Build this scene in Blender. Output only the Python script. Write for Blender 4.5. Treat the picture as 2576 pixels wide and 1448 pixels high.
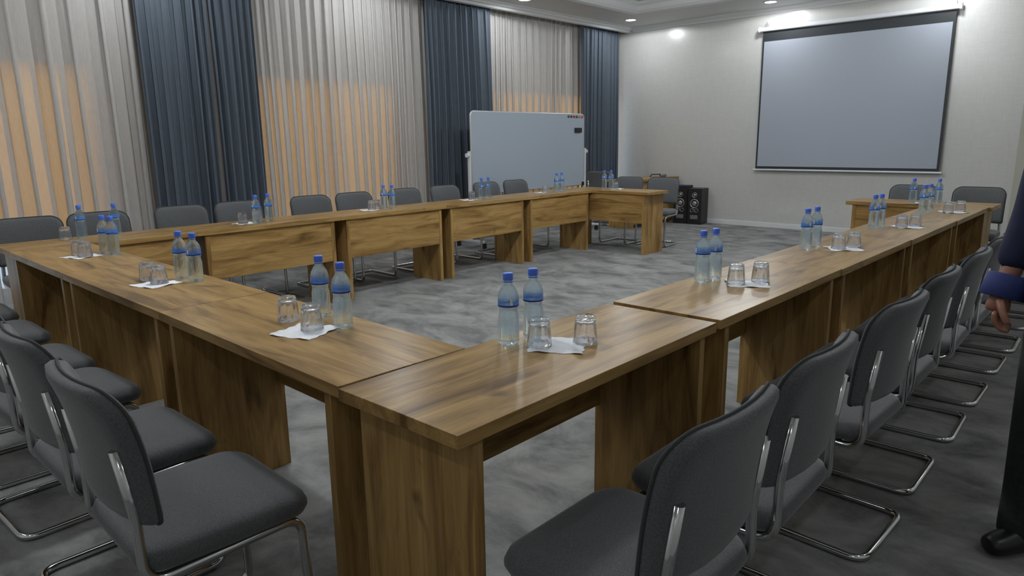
import bpy, math, random
from mathutils import Vector, Matrix, Euler
random.seed(7)
S = bpy.context.scene
COL = S.collection
for o in list(bpy.data.objects): bpy.data.objects.remove(o)

# ------------------------------------------------------------ camera, world, exposure
W_IMG, H_IMG = 2576, 1448
FPX = 1730.8
CAM = Vector((1.047, -0.9419, 1.3681))
yaw, pit, rol = 0.7507, 0.2111, -0.0141
fw = Vector((-math.sin(yaw)*math.cos(pit), math.cos(yaw)*math.cos(pit), -math.sin(pit)))
r0 = Vector((math.cos(yaw), math.sin(yaw), 0)); u0 = r0.cross(fw)
rt = r0*math.cos(rol)+u0*math.sin(rol); up = -r0*math.sin(rol)+u0*math.cos(rol)
cd = bpy.data.cameras.new('camera'); cam = bpy.data.objects.new('camera', cd); COL.objects.link(cam)
cd.sensor_width = 36; cd.sensor_fit = 'HORIZONTAL'; cd.lens = FPX/W_IMG*36; cd.clip_start = .02
m = Matrix((rt, up, -fw)).transposed().to_4x4(); m.translation = CAM; cam.matrix_world = m
S.camera = cam
S.view_settings.view_transform = 'Standard'; S.view_settings.look = 'None'
S.view_settings.gamma = 1; S.view_settings.use_curve_mapping = False
S.view_settings.exposure = -0.08
wd = bpy.data.worlds.new('world'); S.world = wd; wd.use_nodes = True
wd.node_tree.nodes['Background'].inputs[0].default_value = (.62, .80, 1.0, 1)
wd.node_tree.nodes['Background'].inputs[1].default_value = 2.5
LIGHT_COL = (0.93, 0.97, 1.0)
E_SPOT = 29.0      # each recessed downlight
E_TRAY = 76.0      # each flush lamp in the raised ceiling

def light(name, kind, loc, energy, parent=None, size=.1, rot=(0,0,0), spot=2.4, blend=.6, col=LIGHT_COL):
    d = bpy.data.lights.new(name, kind); d.energy = energy; d.color = col
    if kind == 'SPOT': d.spot_size = spot; d.spot_blend = blend; d.shadow_soft_size = size
    elif kind == 'AREA': d.shape = 'DISK'; d.size = size
    else: d.shadow_soft_size = size
    o = bpy.data.objects.new(name, d); COL.objects.link(o); o.location = loc; o.rotation_euler = rot
    if parent: o.parent = parent
    return o

# ------------------------------------------------------------ materials
def mat(name):
    m = bpy.data.materials.new(name); m.use_nodes = True
    nt = m.node_tree; return m, nt, nt.nodes['Principled BSDF']
def simple(name, col, rough=.5, metal=0, noise=0, nscale=200, bump=0, **kw):
    m, nt, p = mat(name)
    p.inputs['Base Color'].default_value = (*col, 1); p.inputs['Roughness'].default_value = rough
    p.inputs['Metallic'].default_value = metal
    for k, v in kw.items(): p.inputs[k].default_value = v
    if noise or bump:
        tc = nt.nodes.new('ShaderNodeTexCoord'); n = nt.nodes.new('ShaderNodeTexNoise')
        n.inputs['Scale'].default_value = nscale; n.inputs['Detail'].default_value = 3
        nt.links.new(tc.outputs['Object'], n.inputs['Vector'])
        if noise:
            r = nt.nodes.new('ShaderNodeValToRGB')
            r.color_ramp.elements[0].position = .3; r.color_ramp.elements[1].position = .7
            r.color_ramp.elements[0].color = (*[c*(1-noise) for c in col], 1)
            r.color_ramp.elements[1].color = (*[min(1, c*(1+noise)) for c in col], 1)
            nt.links.new(n.outputs['Fac'], r.inputs[0]); nt.links.new(r.outputs[0], p.inputs['Base Color'])
        if bump:
            b = nt.nodes.new('ShaderNodeBump'); b.inputs['Strength'].default_value = bump; b.inputs['Distance'].default_value = .002
            nt.links.new(n.outputs['Fac'], b.inputs['Height']); nt.links.new(b.outputs[0], p.inputs['Normal'])
    return m

def wood(name, axis):
    m, nt, p = mat(name); N = nt.nodes; L = nt.links
    tc = N.new('ShaderNodeTexCoord'); oi = N.new('ShaderNodeObjectInfo')
    ad = N.new('ShaderNodeVectorMath'); ad.operation = 'ADD'
    ml = N.new('ShaderNodeVectorMath'); ml.operation = 'SCALE'; ml.inputs['Scale'].default_value = 37.0
    cx = N.new('ShaderNodeCombineXYZ'); L.new(oi.outputs['Random'], cx.inputs[0]); L.new(oi.outputs['Random'], cx.inputs[1]); L.new(oi.outputs['Random'], cx.inputs[2])
    L.new(cx.outputs[0], ml.inputs[0]); L.new(tc.outputs['Object'], ad.inputs[0]); L.new(ml.outputs[0], ad.inputs[1])
    def mp(sl, sc):
        mm = N.new('ShaderNodeMapping')
        mm.inputs['Scale'].default_value = (sl, sc, sc) if axis == 'x' else (sc, sc, sl)
        L.new(ad.outputs[0], mm.inputs[0]); return mm
    def noise(mm, scale, det, dist, rough=.6):
        n = N.new('ShaderNodeTexNoise'); n.inputs['Scale'].default_value = scale; n.inputs['Detail'].default_value = det
        n.inputs['Distortion'].default_value = dist; n.inputs['Roughness'].default_value = rough
        L.new(mm.outputs[0], n.inputs['Vector']); return n
    big = noise(mp(.9, 6.5), 2.1, 5, .8)
    r1 = N.new('ShaderNodeValToRGB'); e = r1.color_ramp.elements
    e[0].position = .30; e[0].color = (.150, .084, .028, 1); e[1].position = .72; e[1].color = (.48, .312, .125, 1)
    x = r1.color_ramp.elements.new(.42); x.color = (.285, .168, .058, 1)
    x = r1.color_ramp.elements.new(.56); x.color = (.41, .256, .092, 1)
    L.new(big.outputs['Fac'], r1.inputs[0])
    fine = noise(mp(1.2, 60.0), 2.0, 4, .3, .7)
    r2 = N.new('ShaderNodeValToRGB'); r2.color_ramp.elements[0].position = .32; r2.color_ramp.elements[0].color = (.70, .68, .66, 1)
    r2.color_ramp.elements[1].position = .66; r2.color_ramp.elements[1].color = (1.06, 1.06, 1.06, 1)
    L.new(fine.outputs['Fac'], r2.inputs[0])
    mu = N.new('ShaderNodeMix'); mu.data_type = 'RGBA'; mu.blend_type = 'MULTIPLY'; mu.inputs[0].default_value = .8
    L.new(r1.outputs[0], mu.inputs[6]); L.new(r2.outputs[0], mu.inputs[7])
    st = noise(mp(1.6, 11.0), 1.3, 5, 1.6, .65)      # dark cracks and knots, irregular and short
    r3 = N.new('ShaderNodeValToRGB'); r3.color_ramp.elements[0].position = .64; r3.color_ramp.elements[0].color = (0, 0, 0, 1)
    r3.color_ramp.elements[1].position = .76; r3.color_ramp.elements[1].color = (1, 1, 1, 1)
    L.new(st.outputs['Fac'], r3.inputs[0])
    kn = noise(mp(5.0, 9.0), 1.0, 2, .6, .5)
    r4 = N.new('ShaderNodeValToRGB'); r4.color_ramp.elements[0].position = .71; r4.color_ramp.elements[0].color = (0, 0, 0, 1)
    r4.color_ramp.elements[1].position = .80; r4.color_ramp.elements[1].color = (1, 1, 1, 1)
    L.new(kn.outputs['Fac'], r4.inputs[0])
    mx = N.new('ShaderNodeMath'); mx.operation = 'MAXIMUM'; L.new(r3.outputs[0], mx.inputs[0]); L.new(r4.outputs[0], mx.inputs[1])
    fc = N.new('ShaderNodeMath'); fc.operation = 'MULTIPLY'; fc.inputs[1].default_value = .72; L.new(mx.outputs[0], fc.inputs[0])
    m2 = N.new('ShaderNodeMix'); m2.data_type = 'RGBA'; L.new(fc.outputs[0], m2.inputs[0])
    L.new(mu.outputs[2], m2.inputs[6]); m2.inputs[7].default_value = (.062, .036, .018, 1)
    L.new(m2.outputs[2], p.inputs['Base Color'])
    p.inputs['Roughness'].default_value = .30; p.inputs['Specular IOR Level'].default_value = .22
    return m
WOOD_X, WOOD_Z = wood('oak_laminate_lengthwise', 'x'), wood('oak_laminate_upright', 'z')

def carpet():
    m, nt, p = mat('grey_mottled_carpet'); N = nt.nodes; L = nt.links
    tc = N.new('ShaderNodeTexCoord')
    mp = N.new('ShaderNodeMapping'); mp.inputs['Scale'].default_value = (1.0, 1.5, 1); mp.inputs['Rotation'].default_value = (0, 0, .75); L.new(tc.outputs['Object'], mp.inputs[0])
    n = N.new('ShaderNodeTexNoise'); n.inputs['Scale'].default_value = 2.6; n.inputs['Detail'].default_value = 8; n.inputs['Roughness'].default_value = .66; n.inputs['Distortion'].default_value = .5
    L.new(mp.outputs[0], n.inputs['Vector'])
    r = N.new('ShaderNodeValToRGB'); e = r.color_ramp.elements
    e[0].position = .34; e[0].color = (.138, .141, .138, 1); e[1].position = .66; e[1].color = (.35, .352, .345, 1)
    x = e.new(.5); x.color = (.255, .257, .252, 1)
    L.new(n.outputs['Fac'], r.inputs[0])
    f = N.new('ShaderNodeTexNoise'); f.inputs['Scale'].default_value = 260; L.new(tc.outputs['Object'], f.inputs['Vector'])
    r2 = N.new('ShaderNodeValToRGB'); r2.color_ramp.elements[0].position = .3; r2.color_ramp.elements[0].color = (.8, .8, .8, 1); r2.color_ramp.elements[1].position = .7
    L.new(f.outputs['Fac'], r2.inputs[0])
    mu = N.new('ShaderNodeMix'); mu.data_type = 'RGBA'; mu.blend_type = 'MULTIPLY'; mu.inputs[0].default_value = 1
    L.new(r.outputs[0], mu.inputs[6]); L.new(r2.outputs[0], mu.inputs[7]); L.new(mu.outputs[2], p.inputs['Base Color'])
    b = N.new('ShaderNodeBump'); b.inputs['Strength'].default_value = .5; b.inputs['Distance'].default_value = .004
    L.new(f.outputs['Fac'], b.inputs['Height']); L.new(b.outputs[0], p.inputs['Normal'])
    p.inputs['Roughness'].default_value = .95; p.inputs['Specular IOR Level'].default_value = .1
    return m
M_CARPET = carpet()
def wallpaper():
    m, nt, p = mat('ribbed_wallpaper'); N = nt.nodes; L = nt.links
    tc = N.new('ShaderNodeTexCoord')
    def ns(sc, s):
        mp = N.new('ShaderNodeMapping'); mp.inputs['Scale'].default_value = sc; L.new(tc.outputs['Object'], mp.inputs[0])
        n = N.new('ShaderNodeTexNoise'); n.inputs['Scale'].default_value = s; n.inputs['Detail'].default_value = 4; L.new(mp.outputs[0], n.inputs['Vector']); return n
    a, b_ = ns((9, 9, 1), 9), ns((1, 1, 9), 9)
    mu = N.new('ShaderNodeMath'); mu.operation = 'ADD'; L.new(a.outputs['Fac'], mu.inputs[0]); L.new(b_.outputs['Fac'], mu.inputs[1])
    r = N.new('ShaderNodeValToRGB'); r.color_ramp.elements[0].position = .35; r.color_ramp.elements[0].color = (.515, .51, .487, 1)
    r.color_ramp.elements[1].position = .65; r.color_ramp.elements[1].color = (.56, .555, .532, 1)
    hf = N.new('ShaderNodeMath'); hf.operation = 'MULTIPLY'; hf.inputs[1].default_value = .5; L.new(mu.outputs[0], hf.inputs[0])
    L.new(hf.outputs[0], r.inputs[0]); L.new(r.outputs[0], p.inputs['Base Color'])
    bp = N.new('ShaderNodeBump'); bp.inputs['Strength'].default_value = .25; bp.inputs['Distance'].default_value = .003
    L.new(hf.outputs[0], bp.inputs['Height']); L.new(bp.outputs[0], p.inputs['Normal'])
    p.inputs['Roughness'].default_value = .27
    return m
M_WALL = wallpaper()
M_CEIL = simple('painted_ceiling', (.66, .67, .645), .55, noise=.03, nscale=3)
M_TRIM = simple('white_plaster_moulding', (.66, .67, .67), .4)
M_OLIVE = simple('pale_olive_paint', (.40, .40, .33), .6)
M_FAB = simple('grey_heather_fabric', (.090, .094, .100), .9, noise=.34, nscale=300, bump=.35)
M_FAB.node_tree.nodes['Principled BSDF'].inputs['Sheen Weight'].default_value = .25
M_PIPE = simple('grey_piping_cord', (.045, .048, .05), .85, noise=.15, nscale=400)
M_CHROME = simple('chrome_tube', (.62, .63, .64), .12, 1)
M_BLACK = simple('black_plastic', (.012, .012, .013), .45)
M_CAP = simple('blue_plastic_cap', (.07, .18, .78), .4)
M_NAP = simple('white_paper_napkin', (.90, .92, .97), .85, noise=.03, nscale=80)
M_WB = simple('white_enamel_board', (.40, .46, .53), .22)
M_ALU = simple('pale_aluminium', (.55, .56, .56), .35, .6)
M_SCREEN = simple('matt_screen_fabric', (.345, .375, .43), .8)
M_SBLK = simple('black_screen_border', (.018, .022, .026), .6)
M_WHITE = simple('white_painted_metal', (.68, .69, .71), .35)
M_SPK = simple('black_speaker_cabinet', (.014, .012, .013), .4)
M_SILV = simple('silver_driver_ring', (.42, .43, .44), .3, .7)
M_GREY = simple('grey_speaker_grille', (.16, .17, .17), .5, noise=.3, nscale=150)
M_CONE = simple('black_rubber_cone', (.02, .02, .022), .5)
M_NAVY = simple('navy_wool_cloth', (.008, .012, .045), .85, noise=.2, nscale=300)
M_CUFF = simple('blue_shirt_cotton', (.022, .034, .15), .8)
M_TROU = simple('charcoal_trousers', (.018, .022, .022), .9, noise=.3, nscale=60)
M_SHOE = simple('black_leather', (.008, .008, .01), .35)
M_SKIN = simple('skin', (.30, .135, .085), .5, noise=.08, nscale=40)
M_HAIR = simple('dark_hair', (.01, .008, .007), .6)
M_DARKBLUE = simple('dark_navy_box', (.012, .018, .04), .5)

def emis(name, col, s):
    m, nt, p = mat(name); p.inputs['Emission Color'].default_value = (*col, 1); p.inputs['Emission Strength'].default_value = s
    p.inputs['Base Color'].default_value = (.8, .8, .8, 1); return m
M_LAMP = emis('lit_lamp_lens', LIGHT_COL, 30)

def cloth_mat(name, col, transl, transp=0, tcol=None):
    m, nt, p = mat(name); N = nt.nodes; L = nt.links
    out = N['Material Output']; N.remove(p)
    d = N.new('ShaderNodeBsdfDiffuse'); t = N.new('ShaderNodeBsdfTranslucent')
    tc = N.new('ShaderNodeTexCoord'); n = N.new('ShaderNodeTexNoise'); n.inputs['Scale'].default_value = 90
    mp = N.new('ShaderNodeMapping'); mp.inputs['Scale'].default_value = (1, 1, .15); L.new(tc.outputs['Object'], mp.inputs[0]); L.new(mp.outputs[0], n.inputs['Vector'])
    r = N.new('ShaderNodeValToRGB'); r.color_ramp.elements[0].color = (*[c*.95 for c in col], 1); r.color_ramp.elements[1].color = (*[min(1, c*1.03) for c in col], 1)
    r.color_ramp.elements[0].position = .35; r.color_ramp.elements[1].position = .65
    L.new(n.outputs['Fac'], r.inputs[0]); L.new(r.outputs[0], d.inputs[0]); t.inputs[0].default_value = (*(tcol or col), 1)
    mx = N.new('ShaderNodeMixShader'); mx.inputs[0].default_value = transl; L.new(d.outputs[0], mx.inputs[1]); L.new(t.outputs[0], mx.inputs[2])
    last = mx
    if transp:
        tr = N.new('ShaderNodeBsdfTransparent'); m2 = N.new('ShaderNodeMixShader'); m2.inputs[0].default_value = transp
        L.new(mx.outputs[0], m2.inputs[1]); L.new(tr.outputs[0], m2.inputs[2]); last = m2
    L.new(last.outputs[0], out.inputs[0]); return m
M_SHEER = cloth_mat('cream_sheer_voile', (.60, .58, .56), .04, .25)
M_DRAPE = cloth_mat('slate_blue_drape', (.115, .138, .168), .02)
M_BLIND = cloth_mat('orange_roller_blind', (.52, .34, .10), .75, 0, (1.0, .60, .11))

def glass_mat(name, col, rough, ior, transp, reflect_tint=0):
    m, nt, p = mat(name); N = nt.nodes; L = nt.links
    p.inputs['Base Color'].default_value = (*col, 1); p.inputs['Roughness'].default_value = rough
    p.inputs['Transmission Weight'].default_value = 1; p.inputs['IOR'].default_value = ior
    tr = N.new('ShaderNodeBsdfTransparent'); tr.inputs[0].default_value = (*col, 1)
    mx = N.new('ShaderNodeMixShader'); mx.inputs[0].default_value = transp
    L.new(p.outputs[0], mx.inputs[1]); L.new(tr.outputs[0], mx.inputs[2])
    if reflect_tint:  # even pale blue diffuse share stands in for lights reflected in the vessel
        d = N.new('ShaderNodeBsdfTranslucent'); d.inputs[0].default_value = (.68, .87, 1, 1); d2 = N.new('ShaderNodeBsdfDiffuse'); d2.inputs[0].default_value = (.68, .87, 1, 1)
        m3 = N.new('ShaderNodeMixShader'); L.new(d.outputs[0], m3.inputs[1]); L.new(d2.outputs[0], m3.inputs[2])
        m4 = N.new('ShaderNodeMixShader'); m4.inputs[0].default_value = reflect_tint; L.new(mx.outputs[0], m4.inputs[1]); L.new(m3.outputs[0], m4.inputs[2]); mx = m4
    L.new(mx.outputs[0], N['Material Output'].inputs[0])
    return m
M_GLASS = glass_mat('clear_tumbler_glass', (.99, .99, 1.0), .01, 1.5, .10, .02)
M_PET = glass_mat('pale_blue_water_bottle', (.86, .95, 1.0), .02, 1.32, .40, .09)
M_PANE = glass_mat('window_glass', (.95, .98, 1), 0, 1.45, .9)
def label_mat():
    m, nt, p = mat('blue_wave_bottle_label'); N = nt.nodes; L = nt.links
    p.inputs['Base Color'].default_value = (.08, .30, .85, 1); p.inputs['Roughness'].default_value = .3
    tc = N.new('ShaderNodeTexCoord'); sp = N.new('ShaderNodeSeparateXYZ'); L.new(tc.outputs['Object'], sp.inputs[0])
    n = N.new('ShaderNodeTexNoise'); n.inputs['Scale'].default_value = 55; L.new(tc.outputs['Object'], n.inputs['Vector'])
    mr = N.new('ShaderNodeMapRange'); mr.inputs['From Min'].default_value = .128; mr.inputs['From Max'].default_value = .154
    mr.inputs['To Min'].default_value = .80; mr.inputs['To Max'].default_value = .0; L.new(sp.outputs['Z'], mr.inputs['Value'])
    ml = N.new('ShaderNodeMath'); ml.operation = 'MULTIPLY_ADD'; ml.inputs[1].default_value = .9; ml.inputs[2].default_value = -.45
    L.new(n.outputs['Fac'], ml.inputs[0])
    ad = N.new('ShaderNodeMath'); ad.operation = 'ADD'; ad.use_clamp = True; L.new(mr.outputs[0], ad.inputs[0]); L.new(ml.outputs[0], ad.inputs[1])
    L.new(ad.outputs[0], p.inputs['Alpha'])
    return m
M_LABEL = label_mat()
M_BAND = simple('dark_blue_label_band', (.008, .035, .30), .4)
M_CODE = simple('white_barcode_patch', (.70, .74, .80), .5)

# ------------------------------------------------------------ mesh helpers
class MB:
    def __init__(s): s.v = []; s.f = []; s.sm = []
    def add(s, vs, fs, smooth=False):
        b = len(s.v); s.v += [tuple(v) for v in vs]; s.f += [tuple(i+b for i in f) for f in fs]; s.sm += [smooth]*len(fs); return s
    def box(s, x0, x1, y0, y1, z0, z1):
        vs = [(x, y, z) for x in (x0, x1) for y in (y0, y1) for z in (z0, z1)]
        return s.add(vs, [(0, 1, 3, 2), (4, 6, 7, 5), (0, 4, 5, 1), (2, 3, 7, 6), (0, 2, 6, 4), (1, 5, 7, 3)])
    def lathe(s, prof, n=24, c=(0, 0, 0), fl=None):
        vs = []
        for r, z in prof:
            for k in range(n):
                a = 2*math.pi*k/n; rr = r*(1+(fl(k, z) if fl else 0))
                vs.append((c[0]+rr*math.cos(a), c[1]+rr*math.sin(a), c[2]+z))
        fs = []
        for i in range(len(prof)-1):
            for k in range(n):
                k2 = (k+1) % n; fs.append((i*n+k, i*n+k2, (i+1)*n+k2, (i+1)*n+k))
        return s.add(vs, fs, True)
    def disc(s, c, r, ax, n=24, flip=False):
        vs = []
        for k in range(n):
            a = 2*math.pi*k/n; p = [0, 0, 0]; p[(ax+1) % 3] = r*math.cos(a); p[(ax+2) % 3] = r*math.sin(a)
            vs.append(tuple(c[i]+p[i] for i in range(3)))
        return s.add(vs, [tuple(range(n))])
    def tube(s, pts, r, n=10, closed=False, flat=1.0):
        P = [Vector(p) for p in pts]; N_ = len(P); vs = []
        t = (P[1]-P[0]).normalized(); a = Vector((0, 0, 1)) if abs(t.z) < .9 else Vector((0, 1, 0))
        nv = t.cross(a).normalized()
        for i in range(N_):
            if closed: d = (P[(i+1) % N_]-P[i-1]).normalized()
            elif i == 0: d = (P[1]-P[0]).normalized()
            elif i == N_-1: d = (P[-1]-P[-2]).normalized()
            else: d = (P[i+1]-P[i-1]).normalized()
            nv = (nv-d*nv.dot(d)).normalized(); bv = d.cross(nv)
            for k in range(n):
                an = 2*math.pi*k/n; vs.append(P[i]+nv*math.cos(an)*r+bv*math.sin(an)*r*flat)
        fs = []
        for i in range(N_ if closed else N_-1):
            j = (i+1) % N_
            for k in range(n): k2 = (k+1) % n; fs.append((i*n+k, i*n+k2, j*n+k2, j*n+k))
        s.add(vs, fs, True)
        if not closed:
            b = len(s.v)-N_*n
            s.f.append(tuple(b+k for k in range(n))[::-1]); s.f.append(tuple(b+(N_-1)*n+k for k in range(n))); s.sm += [False, False]
        return s
    def build(s, name, m, parent=None, bevel=0, loc=(0, 0, 0)):
        me = bpy.data.meshes.new(name); me.from_pydata(s.v, [], s.f); me.update()
        me.polygons.foreach_set('use_smooth', s.sm); me.materials.append(m)
        o = bpy.data.objects.new(name, me); COL.objects.link(o); o.location = loc
        if parent: o.parent = parent
        if bevel:
            b = o.modifiers.new('bevel', 'BEVEL'); b.width = bevel; b.segments = 2; b.limit_method = 'ANGLE'
        return o
def fillet(pts, r, n=6):
    P = [Vector(p) for p in pts]; out = [P[0]]
    for i in range(1, len(P)-1):
        a, b, c = P[i-1], P[i], P[i+1]; d1 = (a-b).normalized(); d2 = (c-b).normalized()
        rr = r[i-1] if isinstance(r, (list, tuple)) else r
        ang = d1.angle(d2); tl = rr/math.tan(ang/2); tl = min(tl, (a-b).length*.49, (c-b).length*.49)
        p0, p1 = b+d1*tl, b+d2*tl
        for k in range(n+1):
            t = k/n; out.append((1-t)**2*p0+2*t*(1-t)*b+t*t*p1)
    out.append(P[-1]); return out
def empty(name, loc, rz=0):
    o = bpy.data.objects.new(name, None); COL.objects.link(o); o.location = loc; o.rotation_euler = (0, 0, rz); o.empty_display_size = .1; return o
def tag(o, label=None, cat=None, group=None, kind=None):
    if label: o['label'] = label
    if cat: o['category'] = cat
    if group: o['group'] = group
    if kind: o['kind'] = kind
    return o
def struct(o): o['kind'] = 'structure'; return o
def copy_tree(o, parent=None):
    c = o.copy(); COL.objects.link(c)
    if parent: c.parent = parent
    for ch in list(o.children): copy_tree(ch, c)
    return c

# ------------------------------------------------------------ room
XL, XR, YB, YF, ZC = -6.45, 2.6, 9.5, -2.6, 3.20
struct(MB().box(XL-.1, XR+.1, YF-.1, YB+.1, -.1, 0).build('floor', M_CARPET))
struct(MB().box(XL-.1, XR+.1, YB, YB+.12, 0, 3.6).build('wall_back', M_WALL))
struct(MB().box(XL-.1, XR+.1, YF-.12, YF, 0, 3.6).build('wall_front', M_WALL))
struct(MB().box(XR, XR+.12, YF, YB, 0, 3.6).build('wall_right', M_WALL))
WIN = [(-1.2, 1.30), (2.85, 4.85), (6.45, 9.30)]; WZ0, WZ1 = .06, 2.12
wl = MB(); y = YF
for a, b in WIN:
    wl.box(XL-.12, XL, y, a, 0, 3.6); wl.box(XL-.12, XL, a, b, 0, WZ0); wl.box(XL-.12, XL, a, b, WZ1, 3.6); y = b
wl.box(XL-.12, XL, y, YB, 0, 3.6); struct(wl.build('wall_left', M_WALL))
for i, (a, b) in enumerate(WIN):
    w = struct(empty('window_%d' % (i+1), (XL-.06, (a+b)/2, WZ0))); h = (b-a)/2; H = WZ1-WZ0
    f = MB().box(-.04, .04, -h, -h+.06, 0, H).box(-.04, .04, h-.06, h, 0, H).box(-.04, .04, -h+.06, h-.06, 0, .06).box(-.04, .04, -h+.06, h-.06, H-.06, H).box(-.035, .035, -.03, .03, .06, H-.06)
    f.build('window_frame', M_WHITE, w); MB().box(-.006, .006, -h+.06, h-.06, .06, H-.06).build('pane', M_PANE, w)
    if i == 2: b = 8.95; h = (b-a)/2
    bl = empty('roller_blind', (XL+.05, (a+b)/2, 0))
    MB().box(-.0015, .0015, -h-.03, h+.03, .46, WZ1-.02).build('blind_fabric', M_BLIND, bl)
    MB().box(-.008, .008, -h-.03, h+.03, .44, .462).build('bottom_rail', M_WHITE, bl)
    MB().tube([(0, -h-.04, WZ1), (0, h+.04, WZ1)], .02).build('roller', M_WHITE, bl)
    tag(bl, ['orange roller blind glowing behind the leftmost cream sheer curtain', 'orange roller blind behind the middle cream sheer curtain', 'orange roller blind behind the sheer curtain above the whiteboard'][i], 'blind', 'roller blinds over the windows')
# ceiling: flat border round a raised tray
TX0, TX1, TY0, TY1, TZ = -4.95, 1.15, -1.2, 8.30, 3.34
c = MB().box(-5.80, TX0, YF, YB, ZC, 3.6).box(TX1, XR, YF, YB, ZC, 3.6).box(TX0, TX1, TY1, YB, ZC, 3.6).box(TX0, TX1, YF, TY0, ZC, 3.6).box(TX0, TX1, TY0, TY1, TZ, 3.6).box(XL, -5.80, YF, YB, 3.38, 3.6)
struct(c.build('ceiling', M_CEIL))
def ring(prof):   # moulding profile (outward offset, z) around the tray opening
    b = MB(); cs = [(TX0, TY0, -1, -1), (TX1, TY0, 1, -1), (TX1, TY1, 1, 1), (TX0, TY1, -1, 1)]
    n = len(prof); vs = []
    for (x, y, sx, sy) in cs:
        for (o, z) in prof: vs.append((x+sx*o, y+sy*o, z))
    fs = []
    for i in range(4):
        j = (i+1) % 4
        for k in range(n): k2 = (k+1) % n; fs.append((i*n+k, j*n+k, j*n+k2, i*n+k2))
    return b.add(vs, fs)
struct(ring([(-.06, TZ), (-.06, TZ-.03), (-.03, TZ-.06), (-.03, ZC+.02), (.0, ZC-.015), (.05, ZC-.03), (.07, ZC-.015), (.09, ZC), (0, ZC+.01), (0, TZ)]).build('trim_1', M_TRIM))
# cornice on the back wall and the pelmet cornice in front of the curtains
def extr(prof, axis, a, b, off):
    n = len(prof); vs = []
    for t in (a, b):
        for (o, z) in prof: vs.append((t, off+o, z) if axis == 'x' else (off+o, t, z))
    fs = [(k, (k+1) % n, n+(k+1) % n, n+k) for k in range(n)]+[tuple(range(n))[::-1], tuple(range(n, 2*n))]
    return MB().add(vs, fs)
struct(extr([(0, ZC), (-.085, ZC), (-.085, ZC-.015), (-.06, ZC-.03), (-.03, ZC-.05), (-.02, ZC-.075), (0, ZC-.08)], 'x', -5.80, XR, YB).build('trim_2', M_TRIM))
struct(extr([(.10, ZC), (.10, ZC-.012), (.07, ZC-.022), (.045, ZC-.045), (.02, ZC-.05), (0, ZC-.075), (-.05, ZC-.08), (-.05, 3.38), (0, 3.38), (0, ZC)], 'y', YF, YB-.001, -5.85).build('trim_3', M_TRIM))
struct(MB().box(-6.4, -.28, YB-.014, YB, 0, .075).build('baseboard_back', M_TRIM, bevel=.004))
struct(MB().box(XR-.014, XR, YF, YB, 0, .075).build('baseboard_right', M_TRIM, bevel=.004))
d = struct(empty('door_1', (.37, YB, 0)))
MB().box(-.62, -.52, -.035, 0, 0, 2.2).box(.52, .62, -.035, 0, 0, 2.2).box(-.52, .52, -.035, 0, 2.1, 2.2).build('door_frame', M_OLIVE, d, bevel=.004)
MB().box(-.52, .52, -.02, 0, .01, 2.1).build('door_leaf', M_OLIVE, d)
MB().tube(fillet([(-.45, -.02, 1.0), (-.45, -.07, 1.0), (-.33, -.07, 1.0)], .02), .009).build('door_handle', M_CHROME, d)

# ------------------------------------------------------------ ceiling lights
def downlight(x, y, label, k=1.0):
    t = tag(empty('ceiling_downlight', (x, y, ZC)), label, 'ceiling light', 'recessed downlights round the ceiling border')
    MB().lathe([(.072, 0), (.078, -.006), (.098, -.008), (.102, 0)], 32).build('trim_ring', M_WHITE, t)
    MB().lathe([(.0, -.004), (.074, -.004)], 32).build('lens', M_LAMP, t)
    light('downlight_beam', 'SPOT', (0, 0, -.03), E_SPOT*k, t, .06, spot=3.05, blend=.12)
downlight(-5.38, 8.78, 'round lit downlight in the corner beside the rightmost drape')
downlight(-3.22, 8.98, 'round lit downlight above the left end of the projection screen')
downlight(-1.05, 8.98, 'round lit downlight above the right end of the projection screen')
downlight(-5.45, 6.35, 'round lit downlight above the second dark drape')
for q in (4.0, 1.6): downlight(-5.45, q, 'round lit downlight above the sheer curtains left of the second dark drape')
for q in (-.8,): downlight(-5.45, q, 'round lit downlight at the camera end above the curtains')
for q in (8.98, 6.3, 3.8, 1.3, -1.9): downlight(1.85, q, 'round lit downlight along the right side of the room', .5)
for q in (-3.2, -1.0): downlight(q, -1.9, 'round lit downlight behind the camera', .5)
for q in (.9, 3.5, 6.1):
    t = tag(empty('ceiling_lamp', (-2.2, q, TZ)), 'flush round lamp in the raised middle of the ceiling', 'ceiling light', 'flush lamps in the raised ceiling')
    MB().lathe([(.0, -.055), (.2, -.055), (.24, -.04)], 40).build('diffuser', emis('lamp_diffuser', LIGHT_COL, 3) if q == .9 else bpy.data.materials['lamp_diffuser'], t)
    MB().lathe([(.24, -.04), (.26, -.035), (.26, 0)], 40).build('rim', M_WHITE, t)
    light('lamp_glow', 'POINT', (0, 0, -.30), E_TRAY, t, .12)

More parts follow.
